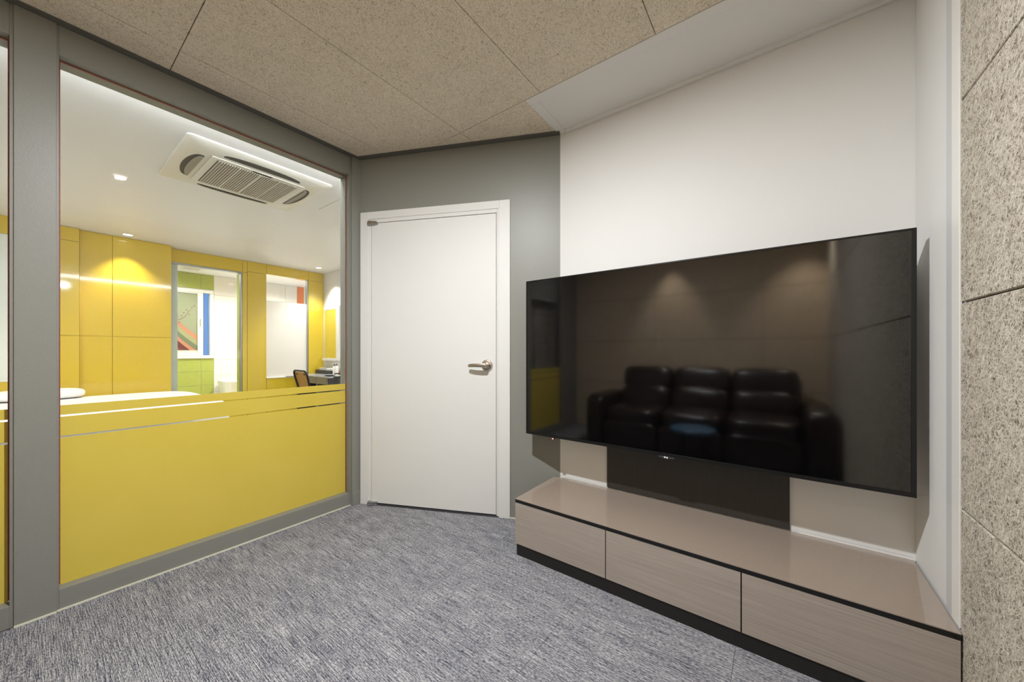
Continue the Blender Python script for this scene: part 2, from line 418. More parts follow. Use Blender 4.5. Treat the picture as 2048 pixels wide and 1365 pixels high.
# diagonal grey wall with the door, local axes: x along the wall, -y into the room
wd = thing('wall_diagonal', 'grey painted angled wall around the white door', 'wall', (A.x, A.y, 0), TH, kind=ST)
D0, D1, DT = 0.008, 1.140, 2.150            # outer door frame
LP0 = dict(local=True)
mk('wall_board', B(-0.02, SLEN, 0.0, 0.11, DT, ZC + 0.01), 'grey_paint', wd, **LP0)
mk('wall_board', B(D1, SLEN, 0.0, 0.11, 0, DT), 'grey_paint', wd, **LP0)
mk('wall_board', B(-0.02, D0, 0.0, 0.11, 0, DT), 'grey_paint', wd, **LP0)
dr = thing('door_1', 'white flush door with steel lever in white frame', 'door', (A.x, A.y, 0), TH, kind=ST)
L0, L1, LT = 0.098, 1.043, 2.066
fr = mk('door_frame', B(D0, L0 - 0.022, -0.012, 0.10, 0, DT, 0.002), 'door_white', dr, **LP0)
mk('door_frame', B(L1 + 0.024, D1, -0.012, 0.10, 0, DT, 0.002), 'door_white', dr, **LP0)
mk('door_frame', B(L0 - 0.022, L1 + 0.024, -0.012, 0.10, LT + 0.030, DT, 0.002), 'door_white', dr, **LP0)
mk('door_stop', B(L0 - 0.022, L0 - 0.002, -0.007, 0.10, 0.012, LT + 0.03), 'door_white', dr, **LP0)
mk('door_stop', B(L1 + 0.003, L1 + 0.012, -0.007, 0.10, 0.0, LT + 0.03, 0.001), 'door_white', dr, **LP0)
mk('door_stop', B(L1 + 0.013, L1 + 0.024, -0.009, 0.10, 0.0, LT + 0.03, 0.001), 'door_white', dr, **LP0)
mk('door_stop', B(L0 - 0.0015, L1 + 0.0025, -0.007, 0.10, LT + 0.004, LT + 0.03), 'door_white', dr, **LP0)
leaf = mk('door_leaf', B(L0, L1, -0.006, 0.034, 0.016, LT, 0.002), 'door_white', dr, **LP0)
mk('threshold', B(L0 - 0.02, L1 + 0.02, -0.010, 0.10, 0.0002, 0.009, 0.002), 'desk_dark', dr, **LP0)
# lever
hs, hz = 0.980, 1.031
Mh = Matrix.Translation((hs, -0.006, hz)) @ Matrix.Rotation(R(90), 4, 'X')
hd = mk('door_handle', lathe([(0.039, 0), (0.040, 0.004), (0.036, 0.012), (0.027, 0.015), (0.018, 0.0145), (0.0165, 0.022), (0.0125, 0.024), (0.0125, 0.052), (0.0, 0.053)], 40, Mh), 'satin_steel', dr, local=True, smooth=35, label='satin steel lever handle')
hp = hd.location
def loc_part(name, bm, mat, par, off, **kw):
    """part of a part given in the grandparent's axes"""
    bm.transform(Matrix.Translation(-off)); return mk(name, bm, mat, par, local=True, **kw)
def lever():
    bm = bmesh.new(); rings = []
    n = 14
    for i in range(n + 1):
        t = i / n; x = hs + 0.012 - 0.135 * t; y = -0.058 - 0.006 * math.sin(t * 3.1) + 0.010 * t * t; z = hz + 0.004 * math.sin(t * 2.6) - 0.004 * t
        hh = 0.0150 - 0.004 * t if i not in (0, n) else 0.008; ww = 0.0075 if i not in (0, n) else 0.004
        rings.append([bm.verts.new((x, y + ww * math.copysign(abs(math.cos(a)) ** .6, math.cos(a)), z + hh * math.copysign(abs(math.sin(a)) ** .6, math.sin(a)))) for a in [2 * math.pi * k / 16 for k in range(16)]])
    for a, b in zip(rings, rings[1:]):
        for k in range(16): bm.faces.new((a[k], a[(k + 1) % 16], b[(k + 1) % 16], b[k]))
    bm.faces.new(rings[0][::-1]); bm.faces.new(rings[-1]); return bm
loc_part('lever', lever(), 'satin_steel', hd, hp, smooth=50)
loc_part('thumb_turn', B(hs + 0.018, hs + 0.026, -0.024, -0.016, hz - 0.004, hz + 0.004, 0.001), 'black_gap', hd, hp)
# pivot hinges
def pivot(zc, flip):
    pts = [(-0.022, 0.0), (-0.020, -0.022), (-0.008, -0.030), (0.012, -0.026), (0.055, -0.010), (0.058, 0.0)]
    a = mk('pivot_hinge', prism([(L0 - 0.004 + x, -0.006 + y) for x, y in pts], zc, zc + 0.013), 'chrome', dr, local=True, label='chrome pivot hinge')
    loc_part('hinge_plate', prism([(L0 - 0.004 + x * .93, -0.006 + y * .93) for x, y in pts], zc + 0.0145, zc + 0.024), 'chrome', a, a.location)
    loc_part('hinge_pin', lathe([(0.006, 0), (0.006, 0.032), (0.0, 0.034)], 14, Matrix.Translation((L0 - 0.010, -0.018, zc - 0.002))), 'chrome', a, a.location, smooth=40)
pivot(LT + 0.004 - 0.016, 1); pivot(0.004, -1)
q = A + DD * 0
mk('sealant_bead', B(D1, D1 + 0.055, -0.006, -0.0005, 0.0002, 0.006), 'sealant', wd, local=True)

# television wall, niche return, fibre wall, rear wall
wb = mk('wall_back', B(CORN.x - 0.02, XR + 0.02, YB, YB + 0.1, 0, ZC + 0.02), 'white_paint', kind=ST, label='white wall behind the wall mounted television', cat='wall')
wr = thing('wall_right', 'wall of tan wood fibre acoustic panels beside the niche', 'wall', (XR + 0.05, 0.2, 0), kind=ST)
mk('backing', B(XR + 0.013, XR + 0.10, YR - 0.1, YN, 0, ZC), 'black_gap', wr)
mk('niche_return', B(XR, XR + 0.10, YN + 0.004, YB - 0.0005, 0, ZC + 0.005), 'white_paint', wr)
zs = [0.0, 0.07, 0.670, 1.272, 1.862, 2.462, ZC]; yy = [YN - 0.004, 0.43, -0.77, YR]
for z0, z1 in zip(zs, zs[1:]):
    for y1, y0 in zip(yy, yy[1:]):
        mk('fibre_panel', B(XR - 0.004, XR + 0.013, y0 + 0.0015, y1 - 0.0015, z0 + 0.0025, z1 - 0.0025, 0.0022, seg=1), 'fibre_wall', wr)
mk('trim_7', B(XR - 0.006, XR - 0.0002, YN - 0.002, YN + 0.056, 0.315, ZC - 0.004, 0.001), 'white_trim', kind=ST, label='white corner strip where the niche meets fibre panels', cat='trim')
mk('trim_8', B(XR - 0.002, XR - 0.0002, YN + 0.057, YN + 0.115, 0.315, ZC - 0.004), 'cool_trim', kind=ST, label='pale grey strip inside the white niche edge', cat='trim')
we = thing('wall_rear', 'rear wall of brown fibre panels behind the leather sofa', 'wall', (-1, YR - 0.05, 0), kind=ST)
mk('backing', B(XL - 0.1, XR + 0.1, YR - 0.11, YR - 0.013, 0, ZC), 'black_gap', we)
xx = [XL, -1.34, -0.14, XR]
for z0, z1 in zip(zs, zs[1:]):
    for x0, x1 in zip(xx, xx[1:]):
        mk('fibre_panel', B(x0 + 0.0015, x1 - 0.0015, YR - 0.013, YR + 0.004, z0 + 0.0025, z1 - 0.0025, 0.0022, seg=1), 'fibre_rear', we)

# ------------------------------------------------------------------ TELEVISION
TY = 1.87; TX0, TX1, TZ0, TZ1 = -1.276, 0.394, 0.610, 1.568
tv = thing('television', 'large black flat television mounted in the white niche', 'television', ((TX0 + TX1) / 2, TY + 0.05, TZ0))
mk('housing', B(TX0, TX1, TY + 0.003, TY + 0.030, TZ0, TZ1, 0.003), 'tv_bezel', tv)
mk('rear_cover', B(TX0 + 0.22, TX1 - 0.22, TY + 0.030, TY + 0.072, TZ0 + 0.10, TZ1 - 0.30, 0.015), 'tv_bezel', tv)
bz = 0.007
for nm, b in (('bezel', (TX0, TX1, TZ1 - bz, TZ1)), ('bezel', (TX0, TX1, TZ0, TZ0 + 0.016)), ('bezel', (TX0, TX0 + bz, TZ0 + 0.0165, TZ1 - bz - 0.0005)), ('bezel', (TX1 - 0.014, TX1, TZ0 + 0.0165, TZ1 - bz - 0.0005))):
    mk(nm, B(b[0], b[1], TY - 0.002, TY + 0.003, b[2], b[3], 0.0008), 'tv_bezel', tv)
mk('screen', B(TX0 + bz, TX1 - 0.014, TY + 0.0005, TY + 0.0028, TZ0 + 0.0165, TZ1 - bz), 'tv_screen', tv)
mk('wall_mount', B(-0.72, -0.16, TY + 0.072, YB - 0.0105, 0.86, 1.18, 0.004), 'black_metal', tv)
led = at_y(1106, 877, TY)
lo = mk('standby_sensor', B(led.x - 0.010, led.x + 0.010, TY - 0.002, TY + 0.012, TZ0 - 0.010, TZ0 - 0.0002, 0.002), 'tv_bezel', tv)
mk('standby_light', B(led.x - 0.005, led.x + 0.005, TY - 0.003, TY - 0.0021, TZ0 - 0.008, TZ0 - 0.003), 'red_led', tv, label='small red standby light')
lg = at_y(1333, 913, TY)
mk('chin', B(lg.x - 0.036, lg.x + 0.036, TY - 0.003, TY + 0.008, TZ0 - 0.008, TZ0 - 0.0003, 0.001), 'desk_dark', tv)
lb = bmesh.new()
for bx0, bx1, bz0, bz1 in ((-0.009, -0.0055, -0.0085, 0.0015), (0.0025, 0.006, -0.0095, 0.0005), (-0.012, 0.0035, -0.0045, -0.0015)):
    B(lg.x + bx0, lg.x + bx1, TY - 0.0042, TY - 0.0031, TZ0 + bz0, TZ0 + bz1, bm=lb)
mk('logo', lb, 'paper', tv, label='small white logo mark')
mk('mounting_board', B(-0.824, 0.043, YB - 0.010, YB - 0.0004, 0.3135, 1.20, 0.001), 'dark_board', label='dark brown board fixed to the wall below the television', cat='board')

# ------------------------------------------------------------------ TV CABINET
CF = 1.607; KX0, KX1 = -1.170, 0.4275
cb = thing('television_cabinet', 'long low taupe cabinet with three drawers and glass top', 'cabinet', (-0.37, 1.83, 0))
mk('plinth', B(KX0 + 0.006, KX1, CF + 0.006, 2.04, 0, 0.066), 'black_plinth', cb)
def body():
    y1 = YB - 0.004; sx = KX0 - 0.018
    return prism([(KX0 + 0.004, CF + 0.02), (KX1, CF + 0.02), (KX1, y1 - 0.012), (KX0 + 0.11, y1 - 0.012), (KX0 + 0.004, 2.022)], 0.067, 0.292)
mk('body', body(), 'black_plinth', cb)
fxs = [KX0, -0.648, -0.112, KX1]
for a, b in zip(fxs, fxs[1:]):
    d = mk('drawer', B(a + (0 if a == KX0 else 0.002), b - 0.002, CF, CF + 0.019, 0.064, 0.2905, 0.0012), 'drawer_laminate', cb)
p2 = YB - 0.003
top_poly = [(KX0, CF + 0.002), (KX1, CF + 0.002), (KX1, p2 - 0.012), (KX0 + 0.085, p2 - 0.012), (KX0 - 0.014, 2.036), (KX0 - 0.014, CF + 0.40), (KX0, CF + 0.38)]
mk('top_board', prism([(KX0, CF + 0.004), (KX1, CF + 0.004), (KX1, p2 - 0.013), (KX0 + 0.085, p2 - 0.013), (KX0, 2.028)], 0.2925, 0.3050), 'black_gloss', cb)
mk('glass_top', prism([(KX0, CF), (KX1 - 0.001, CF), (KX1 - 0.001, p2 - 0.012), (KX0 + 0.087, p2 - 0.012), (KX0, 2.030)], 0.3052, 0.3115), 'glass_top', cb)
mk('edge_strip', B(KX0, KX1 - 0.001, CF - 0.001, CF + 0.0035, 0.2925, 0.3085, 0.0008), 'black_gloss', cb)
mk('trim_9', B(0.075, XR - 0.002, YB - 0.014, YB - 0.0108, 0.3118, 0.3165), 'white_trim', kind=ST, label='white bead along the wall behind the cabinet top', cat='trim')

# ------------------------------------------------------------------ SOFA (seen in the television)
so = thing('recliner_sofa', 'dark brown leather three seat recliner sofa facing the television', 'sofa', (-0.70, -0.68, 0))
sx0, sx1 = -1.83, 0.40
mk('base', B(sx0 + 0.04, sx1 - 0.04, -1.15, -0.26, 0.03, 0.30, 0.03), 'leather', so, smooth=40)
for xa, xb in ((sx0, sx0 + 0.22), (sx1 - 0.22, sx1)):
    mk('armrest', puff(((xa + xb) / 2, -0.62, 0.325), (xb - xa, 0.94, 0.60), 0.30), 'leather', so, smooth=60)
w3 = (sx1 - sx0 - 0.44) / 3
for k in range(3):
    c = sx0 + 0.22 + w3 * (k + 0.5)
    mk('seat_cushion', puff((c, -0.52, 0.405), (w3 * 0.985, 0.74, 0.20), 0.38), 'leather', so, smooth=60)
    mk('footrest', puff((c, -0.205, 0.21), (w3 * 0.985, 0.13, 0.30), 0.40), 'leather', so, smooth=60)
    tilt = lambda p: Vector((p.x, p.y - 0.22 * p.z, p.z))
    mk('lumbar_cushion', puff((c, -0.84, 0.575), (w3 * 0.97, 0.26, 0.28), 0.45, f=tilt), 'leather', so, smooth=60)
    mk('head_cushion', puff((c, -0.93, 0.80), (w3 * 0.98, 0.24, 0.28), 0.42, f=tilt), 'leather', so, smooth=60)
mk('back_shell', B(sx0 + 0.2, sx1 - 0.2, -1.16, -0.98, 0.2, 0.84, 0.04), 'leather', so, smooth=40)

# round stool with blue top and garment rack (both seen in the television)
sl = thing('round_stool', 'round stool with blue top in front of the leather sofa', 'stool', (-0.62, 0.16, 0))
mk('seat_pad', lathe([(0, 0.395), (0.17, 0.395), (0.185, 0.405), (0.185, 0.425), (0.17, 0.437), (0, 0.44)], 40, Matrix.Translation((-0.62, 0.16, 0))), 'blue_top', sl, smooth=40)
for k in range(4):
    a = R(45 + 90 * k); c, s = math.cos(a), math.sin(a)
    mk('leg', tube([(-0.62 + c * 0.12, 0.16 + s * 0.12, 0.395), (-0.62 + c * 0.17, 0.16 + s * 0.17, 0.0)], 0.011), 'black_metal', sl, smooth=40)
rk = thing('garment_rack', 'black open garment rack inside the bedroom behind the second window', 'rack', (-2.95, -1.0, 0))
for x in (-3.12, -2.80):
    for y in (-1.48, -0.55):
        mk('upright', tube([(x, y, 0.0), (x, y, 1.80)], 0.013), 'black_metal', rk, smooth=40)
mk('hat_shelf', B(-3.16, -2.76, -1.53, -0.50, 1.80, 1.87, 0.015), 'black_metal', rk)
mk('cross_bar', tube([(-3.12, -1.48, 1.15), (-2.80, -1.48, 1.15)], 0.010), 'black_metal', rk, smooth=40)
mk('hanging_rail', tube([(-2.96, -1.50, 1.70), (-2.96, -0.53, 1.70)], 0.012), 'black_metal', rk, smooth=40)
mk('base_shelf', B(-3.11, -2.81, -1.47, -0.56, 0.15, 0.18, 0.004), 'black_metal', rk)

# ------------------------------------------------------------------ lamps
def lamp(p, watts, col, rad, cone, label, group, room):
    x, y = p; ZL = ZC - 0.03 if room == 'bath' else ZC
    t = thing('ceiling_downlight', label, 'light', (x, y, ZL - 0.03), group=group)
    opal = cone is None
    M = Matrix.Translation((x, y, ZL))
    mk('lamp_can', lathe([(0.052, -0.001), (0.052, -0.006), (0.046, -0.008), (0.042, -0.004), (0.042, -0.001)], 32, M), 'white_trim', t, smooth=40)
    mk('lens', lathe([(0, -0.002), (0.0405, -0.002), (0.0405, -0.0045), (0, -0.005)], 32, M), 'lamp_lens', t, smooth=40)
    ld = bpy.data.lights.new('downlight_bulb', 'AREA' if opal else 'SPOT'); ld.energy = watts; ld.color = col
    if opal: ld.shape = 'DISK'; ld.size = rad * 2
    else: ld.shadow_soft_size = rad
    if not opal: ld.spot_size = R(cone); ld.spot_blend = 0.7 if cone < 170 else 0.15
    lo = bpy.data.objects.new('downlight_bulb', ld); COL.objects.link(lo); lo.parent = t; lo.location = (0, 0, 0.018 if not opal else 0.010)
    return t
RG = 'downlights in the fibre panel ceiling'
lamp(*LAMPS['room'][0], 'ceiling light in the middle of the fibre panel ceiling', RG, 'room')
lamp(*LAMPS['room'][1], 'ceiling downlight washing the fibre wall behind the sofa middle', RG, 'room')
lamp(*LAMPS['room'][2], 'ceiling downlight near the fibre wall corner behind the sofa', RG, 'room')
bl = ['ceiling downlight above the bed washing the yellow wall', 'ceiling downlight in the corner above the dark desk', 'added unseen fill downlight between air conditioner and desk', 'added unseen fill downlight over the side of the bed']
for a, l in zip(LAMPS['bedroom'], bl): lamp(*a, l, 'downlights in the bedroom ceiling', 'bed')
for a, l in zip(LAMPS['bath'], ['bathroom ceiling downlight near the decorated window', 'bathroom ceiling downlight behind the frosted pane']): lamp(*a, l, 'downlights in the bathroom ceiling', 'bath')

# ------------------------------------------------------------------ SETTING: bedroom behind the glass
XF = at_z(343, 497.7, ZC).x; XF = (XF + at_z(649, 547.6, ZC).x) / 2      # yellow far wall
XB = (at_z(342, 491, ZC).x + at_z(200, 467, ZC).x) / 2                    # yellow boxed-out part
YE = at_z(649, 547.6, ZC).y                                               # white end wall
XBB = XF - 1.65                                                           # bathroom back wall
YP = at_x(343, 497, XB).y                                                 # edge of the boxed-out part
YS = -1.6
mk('floor_bedroom', B(XF - 0.1, XLB, YS, YE + 0.1, -0.06, 0), 'desk_grey', kind=ST, label='grey floor of the bedroom behind the glass', cat='floor')
cbd = mk('ceiling_bedroom', B(XF - 0.1, XLB, YS, YE + 0.1, ZC, ZC + 0.08), 'white_ceiling', kind=ST, label='white painted ceiling of the bedroom behind the glass', cat='ceiling')
mk('wall_bedroom_near', B(XLB, XL - 0.001, 1.476, YE + 0.1, 0, ZC), 'white_paint', kind=ST, label='white bedroom wall continuing behind the grey door wall', cat='wall')
mk('wall_bedroom_side', B(XF - 0.1, XLB, YS - 0.1, YS, 0, ZC), 'white_paint', kind=ST, label='white bedroom side wall beyond the bed', cat='wall')
wend = thing('wall_bedroom_end', 'white bedroom end wall behind the mirror and desk', 'wall', (-4.6, YE + 0.05, 0), kind=ST)
mk('wall_board', B(XF - 0.1, XLB, YE, YE + 0.1, 0, ZC), 'white_paint', wend)
# boxed-out yellow panels
bx = thing('wall_bedroom_far', 'yellow laminate panel wall with windows into the bathroom', 'wall', (XF, 1.2, 0), kind=ST)
zj = at_x(200, 673, XB).z; zt = at_x(118, 480, XB).z; yj = at_x(158, 600, XB).y; yj2 = at_x(225, 600, XB).y
g = 0.004
XQ = XB + 0.06
for (y0, y1, x) in ((0.02, yj, XQ), (yj, yj2, XB), (yj2, YP, XB)):
    zz = [0, zj, ZC - 0.001] if x == XB else [0, zj, zt, ZC - 0.001]
    for z0, z1 in zip(zz, zz[1:]):
        mk('yellow_panel', B(x - 0.02, x, y0 + g / 2, y1 - g / 2, z0 + g / 2, z1 - g / 2, 0.001, seg=1), 'yellow_panel', bx)
mk('box_core', B(XF - 0.1, XB - 0.021, YS, YP - 0.003, 0, ZC - 0.001), 'yellow_panel', bx)
mk('box_core', B(XB - 0.02, XQ - 0.021, 0.021, yj - 0.002, 0, ZC - 0.002), 'yellow_panel', bx)
# part of the far wall seen through the second window: yellow band over a pale panel
mk('yellow_panel', B(XB - 0.02, XQ, YS, 0.018, 2.36, ZC - 0.001), 'yellow_panel', bx)
mk('yellow_panel', B(XB - 0.02, XQ, YS, 0.018, 0, 0.80), 'yellow_panel', bx)
mk('pale_panel', B(XB - 0.02, XQ - 0.01, YS, 0.018, 0.802, 2.358), 'pale_panel', bx, label='pale grey green panel')
# LED strip above the glazing on the bedroom side; its reflection shows on the glossy panels
ls = thing('led_strip_light', 'slim white strip light above the glazing inside the bedroom', 'light', (XLB - 0.02, 0.1, 2.49))
mk('strip_channel', B(XLB - 0.040, XLB - 0.001, -1.55, 1.86, 2.503, 2.512), 'aluminium', ls)
mk('strip_diffuser', B(XLB - 0.038, XLB - 0.006, -1.54, 1.85, 2.482, 2.5025, 0.004), 'strip_glow', ls)
# wall with openings
o1a, o1b = YP + 0.01, at_x(485, 600, XF).y; o1t = at_x(420, 535, XF).z
o2a, o2b = at_x(533, 600, XF).y, at_x(617, 600, XF).y; o2t = at_x(575, 555, XF).z; o2z = at_x(560, 756, XF).z; o2f = at_x(575, 605, XF).z
xw0, xw1 = XF - 0.10, XF
YM = (o1b + o2a) / 2 - 0.10
for (y0, y1, z0, z1) in ((YP - 0.05, o1b, o1t, ZC - 0.001), (o1b, YM, 0, o1t - 0.0), (o1b, YM, o1t, ZC - 0.001), (YM, o2a, 0, o2t), (YM, o2a, o2t, ZC - .001), (o2a, o2b, 0, o2z), (o2a, o2b, o2t, ZC - 0.001), (o2b, YE - 0.001, 0, o2t), (o2b, YE - 0.001, o2t, ZC - .001)):
    mk('yellow_panel', B(xw0, xw1, y0 + g / 2, y1 - g / 2, z0 + g / 2, z1 - g / 2, 0.001, seg=1), 'yellow_panel', bx)
mk('yellow_panel', B(xw0, xw1, YP - 0.05, o1b - .001, 0, 0.40), 'yellow_panel', bx)
# inner windows
w3_ = thing('window_3', 'clear bathroom window in the yellow wall showing green tiles', 'window', (XF, (o1a + o1b) / 2, 0.4), kind=ST)
mk('glass_pane', B(XF - 0.05, XF - 0.044, o1a, o1b - 0.002, 0.402, o1t - 0.002), 'glass', w3_)
mk('jamb_strip', B(XF - 0.075, XF - 0.055, o1a, at_x(355, 640, XF - 0.06).y, 0.402, o1t - 0.025), 'pale_panel', w3_)
for b in ((o1b - 0.020, o1b - 0.002, 0.402, o1t - 0.022), (o1a, o1b - 0.002, o1t - 0.020, o1t - 0.001)):
    mk('metal_edge', B(XF - 0.09, XF - 0.003, b[0], b[1], b[2], b[3]), 'aluminium', w3_)
gy0 = at_x(478, 640, XF - 0.2).y
mk('tiled_jamb', B(XF - 0.30, XF - 0.102, gy0, gy0 + 0.08, 0, o1t), 'green_tile', bx, label='narrow green tiled jamb')
w4_ = thing('window_4', 'bathroom window with frosted lower pane beside the desk', 'window', (XF, (o2a + o2b) / 2, o2z), kind=ST)
mk('glass_pane', B(XF - 0.05, XF - 0.044, o2a + 0.002, o2b - 0.002, o2z + 0.012, o2t - 0.002), 'glass', w4_)
mk('frosted_film', B(XF - 0.0435, XF - 0.0425, o2a + 0.003, o2b - 0.003, o2z + 0.013, o2f), 'frosted_film', w4_)
mk('metal_edge', B(XF - 0.09, XF - 0.003, o2b - 0.018, o2b - 0.0025, o2z + 0.013, o2t - 0.003), 'aluminium', w4_)
mk('sill', B(XF - 0.09, XF + 0.01, o2a + 0.003, o2b - 0.003, o2z, o2z + 0.011), 'white_trim', w4_)
mk('sill_handle', B(XF + 0.012, XF + 0.022, o2a + 0.28, o2a + 0.50, o2z + 0.012, o2z + 0.022, 0.003), 'chrome', w4_)

# bathroom
yb0, yb1 = 0.6, 4.3
mk('floor_bathroom', B(XBB - 0.1, XF - 0.1, yb0, yb1, -0.06, 0), 'white_tile', kind=ST, label='white bathroom floor behind the yellow wall', cat='floor')
ZB = ZC - 0.03
mk('ceiling_bathroom', B(XBB - 0.1, XF - 0.1, yb0, yb1, ZB, ZB + 0.09), 'white_ceiling', kind=ST, label='white bathroom ceiling with a small vent', cat='ceiling')
mk('wall_bathroom_side', B(XBB - 0.1, XF - 0.1, yb0 - 0.1, yb0, 0, ZB), 'white_tile', kind=ST, label='white bathroom side wall behind the bed wall', cat='wall')
mk('wall_bathroom_end', B(XBB - 0.1, XF - 0.1, yb1, yb1 + 0.1, 0, ZB), 'white_tile', kind=ST, label='white bathroom end wall beyond the orange panel', cat='wall')
wbb = thing('wall_bathroom_far', 'bathroom wall of green tiles beside white tiles', 'wall', (XBB, 2.0, 0), kind=ST)
WA, WBq = at_x(345, 640, XBB), at_x(427, 640, XBB); wy0, wy1 = WA.y, WBq.y; wz0, wz1 = at_x(427, 717, XBB).z, at_x(400, 580, XBB).z
wm0 = wy0 - 0.42                                   # the window goes on behind the boxed-out wall
yg = wy1 + 0.005                                   # end of the green tiles
tz = at_x(345, 746, XBB).z
def backing(y0, y1, z0, z1): mk('tile_bed', B(XBB - 0.1, XBB - 0.008, y0, y1, z0, z1), 'grout', wbb)
backing(yb0, wm0, 0, ZB); backing(wy1, yb1, 0, ZB); backing(wm0, wy1, 0, wz0); backing(wm0, wy1, wz1, ZB)
vg = at_x(402, 740, XBB).y; tw = 0.40
cols = [yb0, vg - 2 * tw, vg - tw, vg, yg]
rows = [z for z in [tz - 0.75, tz - 0.5, tz - 0.25, tz, wz0 + 0.0]]
rows = [max(0, tz - 0.75), tz - 0.5, tz - 0.25, tz, tz + 0.25]
def tile(y0, y1, z0, z1, mat):
    if y1 - y0 < 0.02 or z1 - z0 < 0.02: return
    mk('wall_tile', B(XBB - 0.0079, XBB, y0 + 0.002, y1 - 0.002, z0 + 0.002, z1 - 0.002, 0.0015, seg=1), mat, wbb)
zrow = [0.0] + [tz + 0.25 * k for k in range(-3, 9)]; zrow = [z for z in zrow if 0 <= z < ZB - 0.02] + [ZB]
for z0, z1 in zip(zrow, zrow[1:]):
    for y0, y1 in zip(cols, cols[1:]):
        if y1 <= wm0 + 0.01: tile(y0, y1, z0, z1, 'green_tile'); continue
        ya = max(y0, wm0) if y0 > wm0 - 0.3 else y0
        if z1 <= wz0 or z0 >= wz1: tile(y0, y1, z0, z1, 'green_tile')
        else:
            if z0 < wz0: tile(y0, y1, z0, wz0, 'green_tile')
            if z1 > wz1: tile(y0, y1, wz1, z1, 'green_tile')
            if y0 < wm0: tile(y0, wm0, max(z0, wz0), min(z1, wz1), 'green_tile')
zr2 = [0, 0.36, 0.66, 0.96, 1.26, 1.56, 1.86, 2.16, ZB]
oy0, oy1 = at_x(594, 590, XBB).y, at_x(608, 590, XBB).y
for z0, z1 in zip(zr2, zr2[1:]):
    yq = yg
    for y1 in (yg + 0.6, yg + 1.2, oy0, oy1, yb1):
        tile(yq, y1, z0, z1, 'orange_tile' if abs(y1 - oy1) < 1e-6 else 'white_tile'); yq = y1
# sliding bathroom window with a decorated pane
bw = thing('window_5', 'white sliding bathroom window with a decorated glass pane', 'window', (XBB, (wm0 + wy1) / 2, wz0), kind=ST)
t = 0.055
for (y0, y1, z0, z1) in ((wm0, wy1, wz0, wz0 + t), (wm0, wy1, wz1 - t, wz1), (wm0, wm0 + t, wz0 + t, wz1 - t), (wy1 - t, wy1, wz0 + t, wz1 - t)):
    mk('window_frame', B(XBB - 0.09, XBB + 0.025, y0 + .001, y1 - .001, z0 + .001, z1 - .001, 0.003), 'white_trim', bw)
sy1 = at_x(406, 640, XBB).y; sp1 = at_x(395, 640, XBB).y; sp0 = wm0 + t + 0.07; sz0, sz1 = at_x(395, 705, XBB).z, at_x(395, 588, XBB).z
sash = mk('sash', B(XBB - 0.02, XBB + 0.015, sp1, sy1, wz0 + t, wz1 - t, 0.003), 'white_trim', bw)
for (y0, y1, z0, z1) in ((wm0 + t, sp0, wz0 + t, wz1 - t), (sp0, sp1, wz0 + t, sz0), (sp0, sp1, sz1, wz1 - t)):
    mk('sash', B(XBB - 0.02, XBB + 0.015, y0 + .001, y1 - .001, z0 + .001, z1 - .001), 'white_trim', bw)
pane = mk('decorated_pane', B(XBB - 0.008, XBB - 0.002, sp0, sp1, sz0, sz1), 'art_ground', bw, label='grey green glass with red bands and a leafy twig')
pl = pane.location
def onpane(y, z): return Vector((XBB - 0.0015, y, z))
def band(name, pts_lo, pts_hi, mat):
    pts = [onpane(*p) for p in pts_lo] + [onpane(*p) for p in reversed(pts_hi)]
    bm = bmesh.new(); n = len(pts_lo); lo_ = [bm.verts.new(onpane(*p)) for p in pts_lo]; hi_ = [bm.verts.new(onpane(*p)) for p in pts_hi]
    for i in range(n - 1): bm.faces.new((lo_[i], lo_[i + 1], hi_[i + 1], hi_[i]))
    r = bmesh.ops.extrude_face_region(bm, geom=list(bm.faces))
    for v in [e for e in r['geom'] if isinstance(e, bmesh.types.BMVert)]: v.co.x += 0.0015
    mk(name, bm, mat, pane)
pw_, ph = sp1 - sp0, sz1 - sz0
yv0 = sp1 - 0.285                                   # the part of the pane that shows starts here
def arc(r, n=14):
    out = []
    for i in range(n + 1):
        y = yv0 - 0.05 + (sp1 - yv0 + 0.05) * i / n; u = i / n
        out.append((y, min(sz1 - 0.01, max(sz0 + 0.002, sz0 + ph * (r - 0.36 * (u ** 0.75))))))
    return out
for lo_, hi_, mt in ((0.05, 0.20, 'art_red'), (0.20, 0.31, 'art_maroon'), (0.31, 0.38, 'art_orange'), (0.38, 0.47, 'art_sage'), (0.47, 0.56, 'art_olive'), (0.56, 0.64, 'art_orange')):
    band('colour_band', arc(lo_), arc(hi_), mt)
mk('colour_band', B(XBB - 0.0015, XBB + 0.0005, sp0, sp1, sz0, sz0 + 0.035), 'art_pale', pane)
tw_pts = [(yv0 - 0.02, 0.52), (yv0 + 0.06, 0.555), (yv0 + 0.12, 0.60), (yv0 + 0.15, 0.67), (yv0 + 0.20, 0.73)]
mk('twig', tube([onpane(y, sz0 + ph * z) for y, z in tw_pts], [0.006, 0.005, 0.004, 0.003, 0.002], 6), 'art_brown', pane)
for y, z, a in ((0.04, 0.50, 1.0), (0.07, 0.61, 2.0), (0.10, 0.66, 0.6), (0.14, 0.71, 2.2), (0.17, 0.64, 0.3), (0.21, 0.76, 1.2), (0.02, 0.60, 1.6), (0.24, 0.79, 0.8)):
    c = Vector((0, yv0 + y, sz0 + ph * z)); d = Vector((0, math.cos(a), math.sin(a))); nrm = Vector((0, -d.z, d.y))
    L, w_ = 0.030, 0.009
    pts = [onpane((c - d * L / 2).y, (c - d * L / 2).z), onpane((c + nrm * w_).y, (c + nrm * w_).z), onpane((c + d * L / 2).y, (c + d * L / 2).z), onpane((c - nrm * w_).y, (c - nrm * w_).z)]
    mk('leaf', extrude_poly(pts, (0.0015, 0, 0)), 'art_brown', pane)
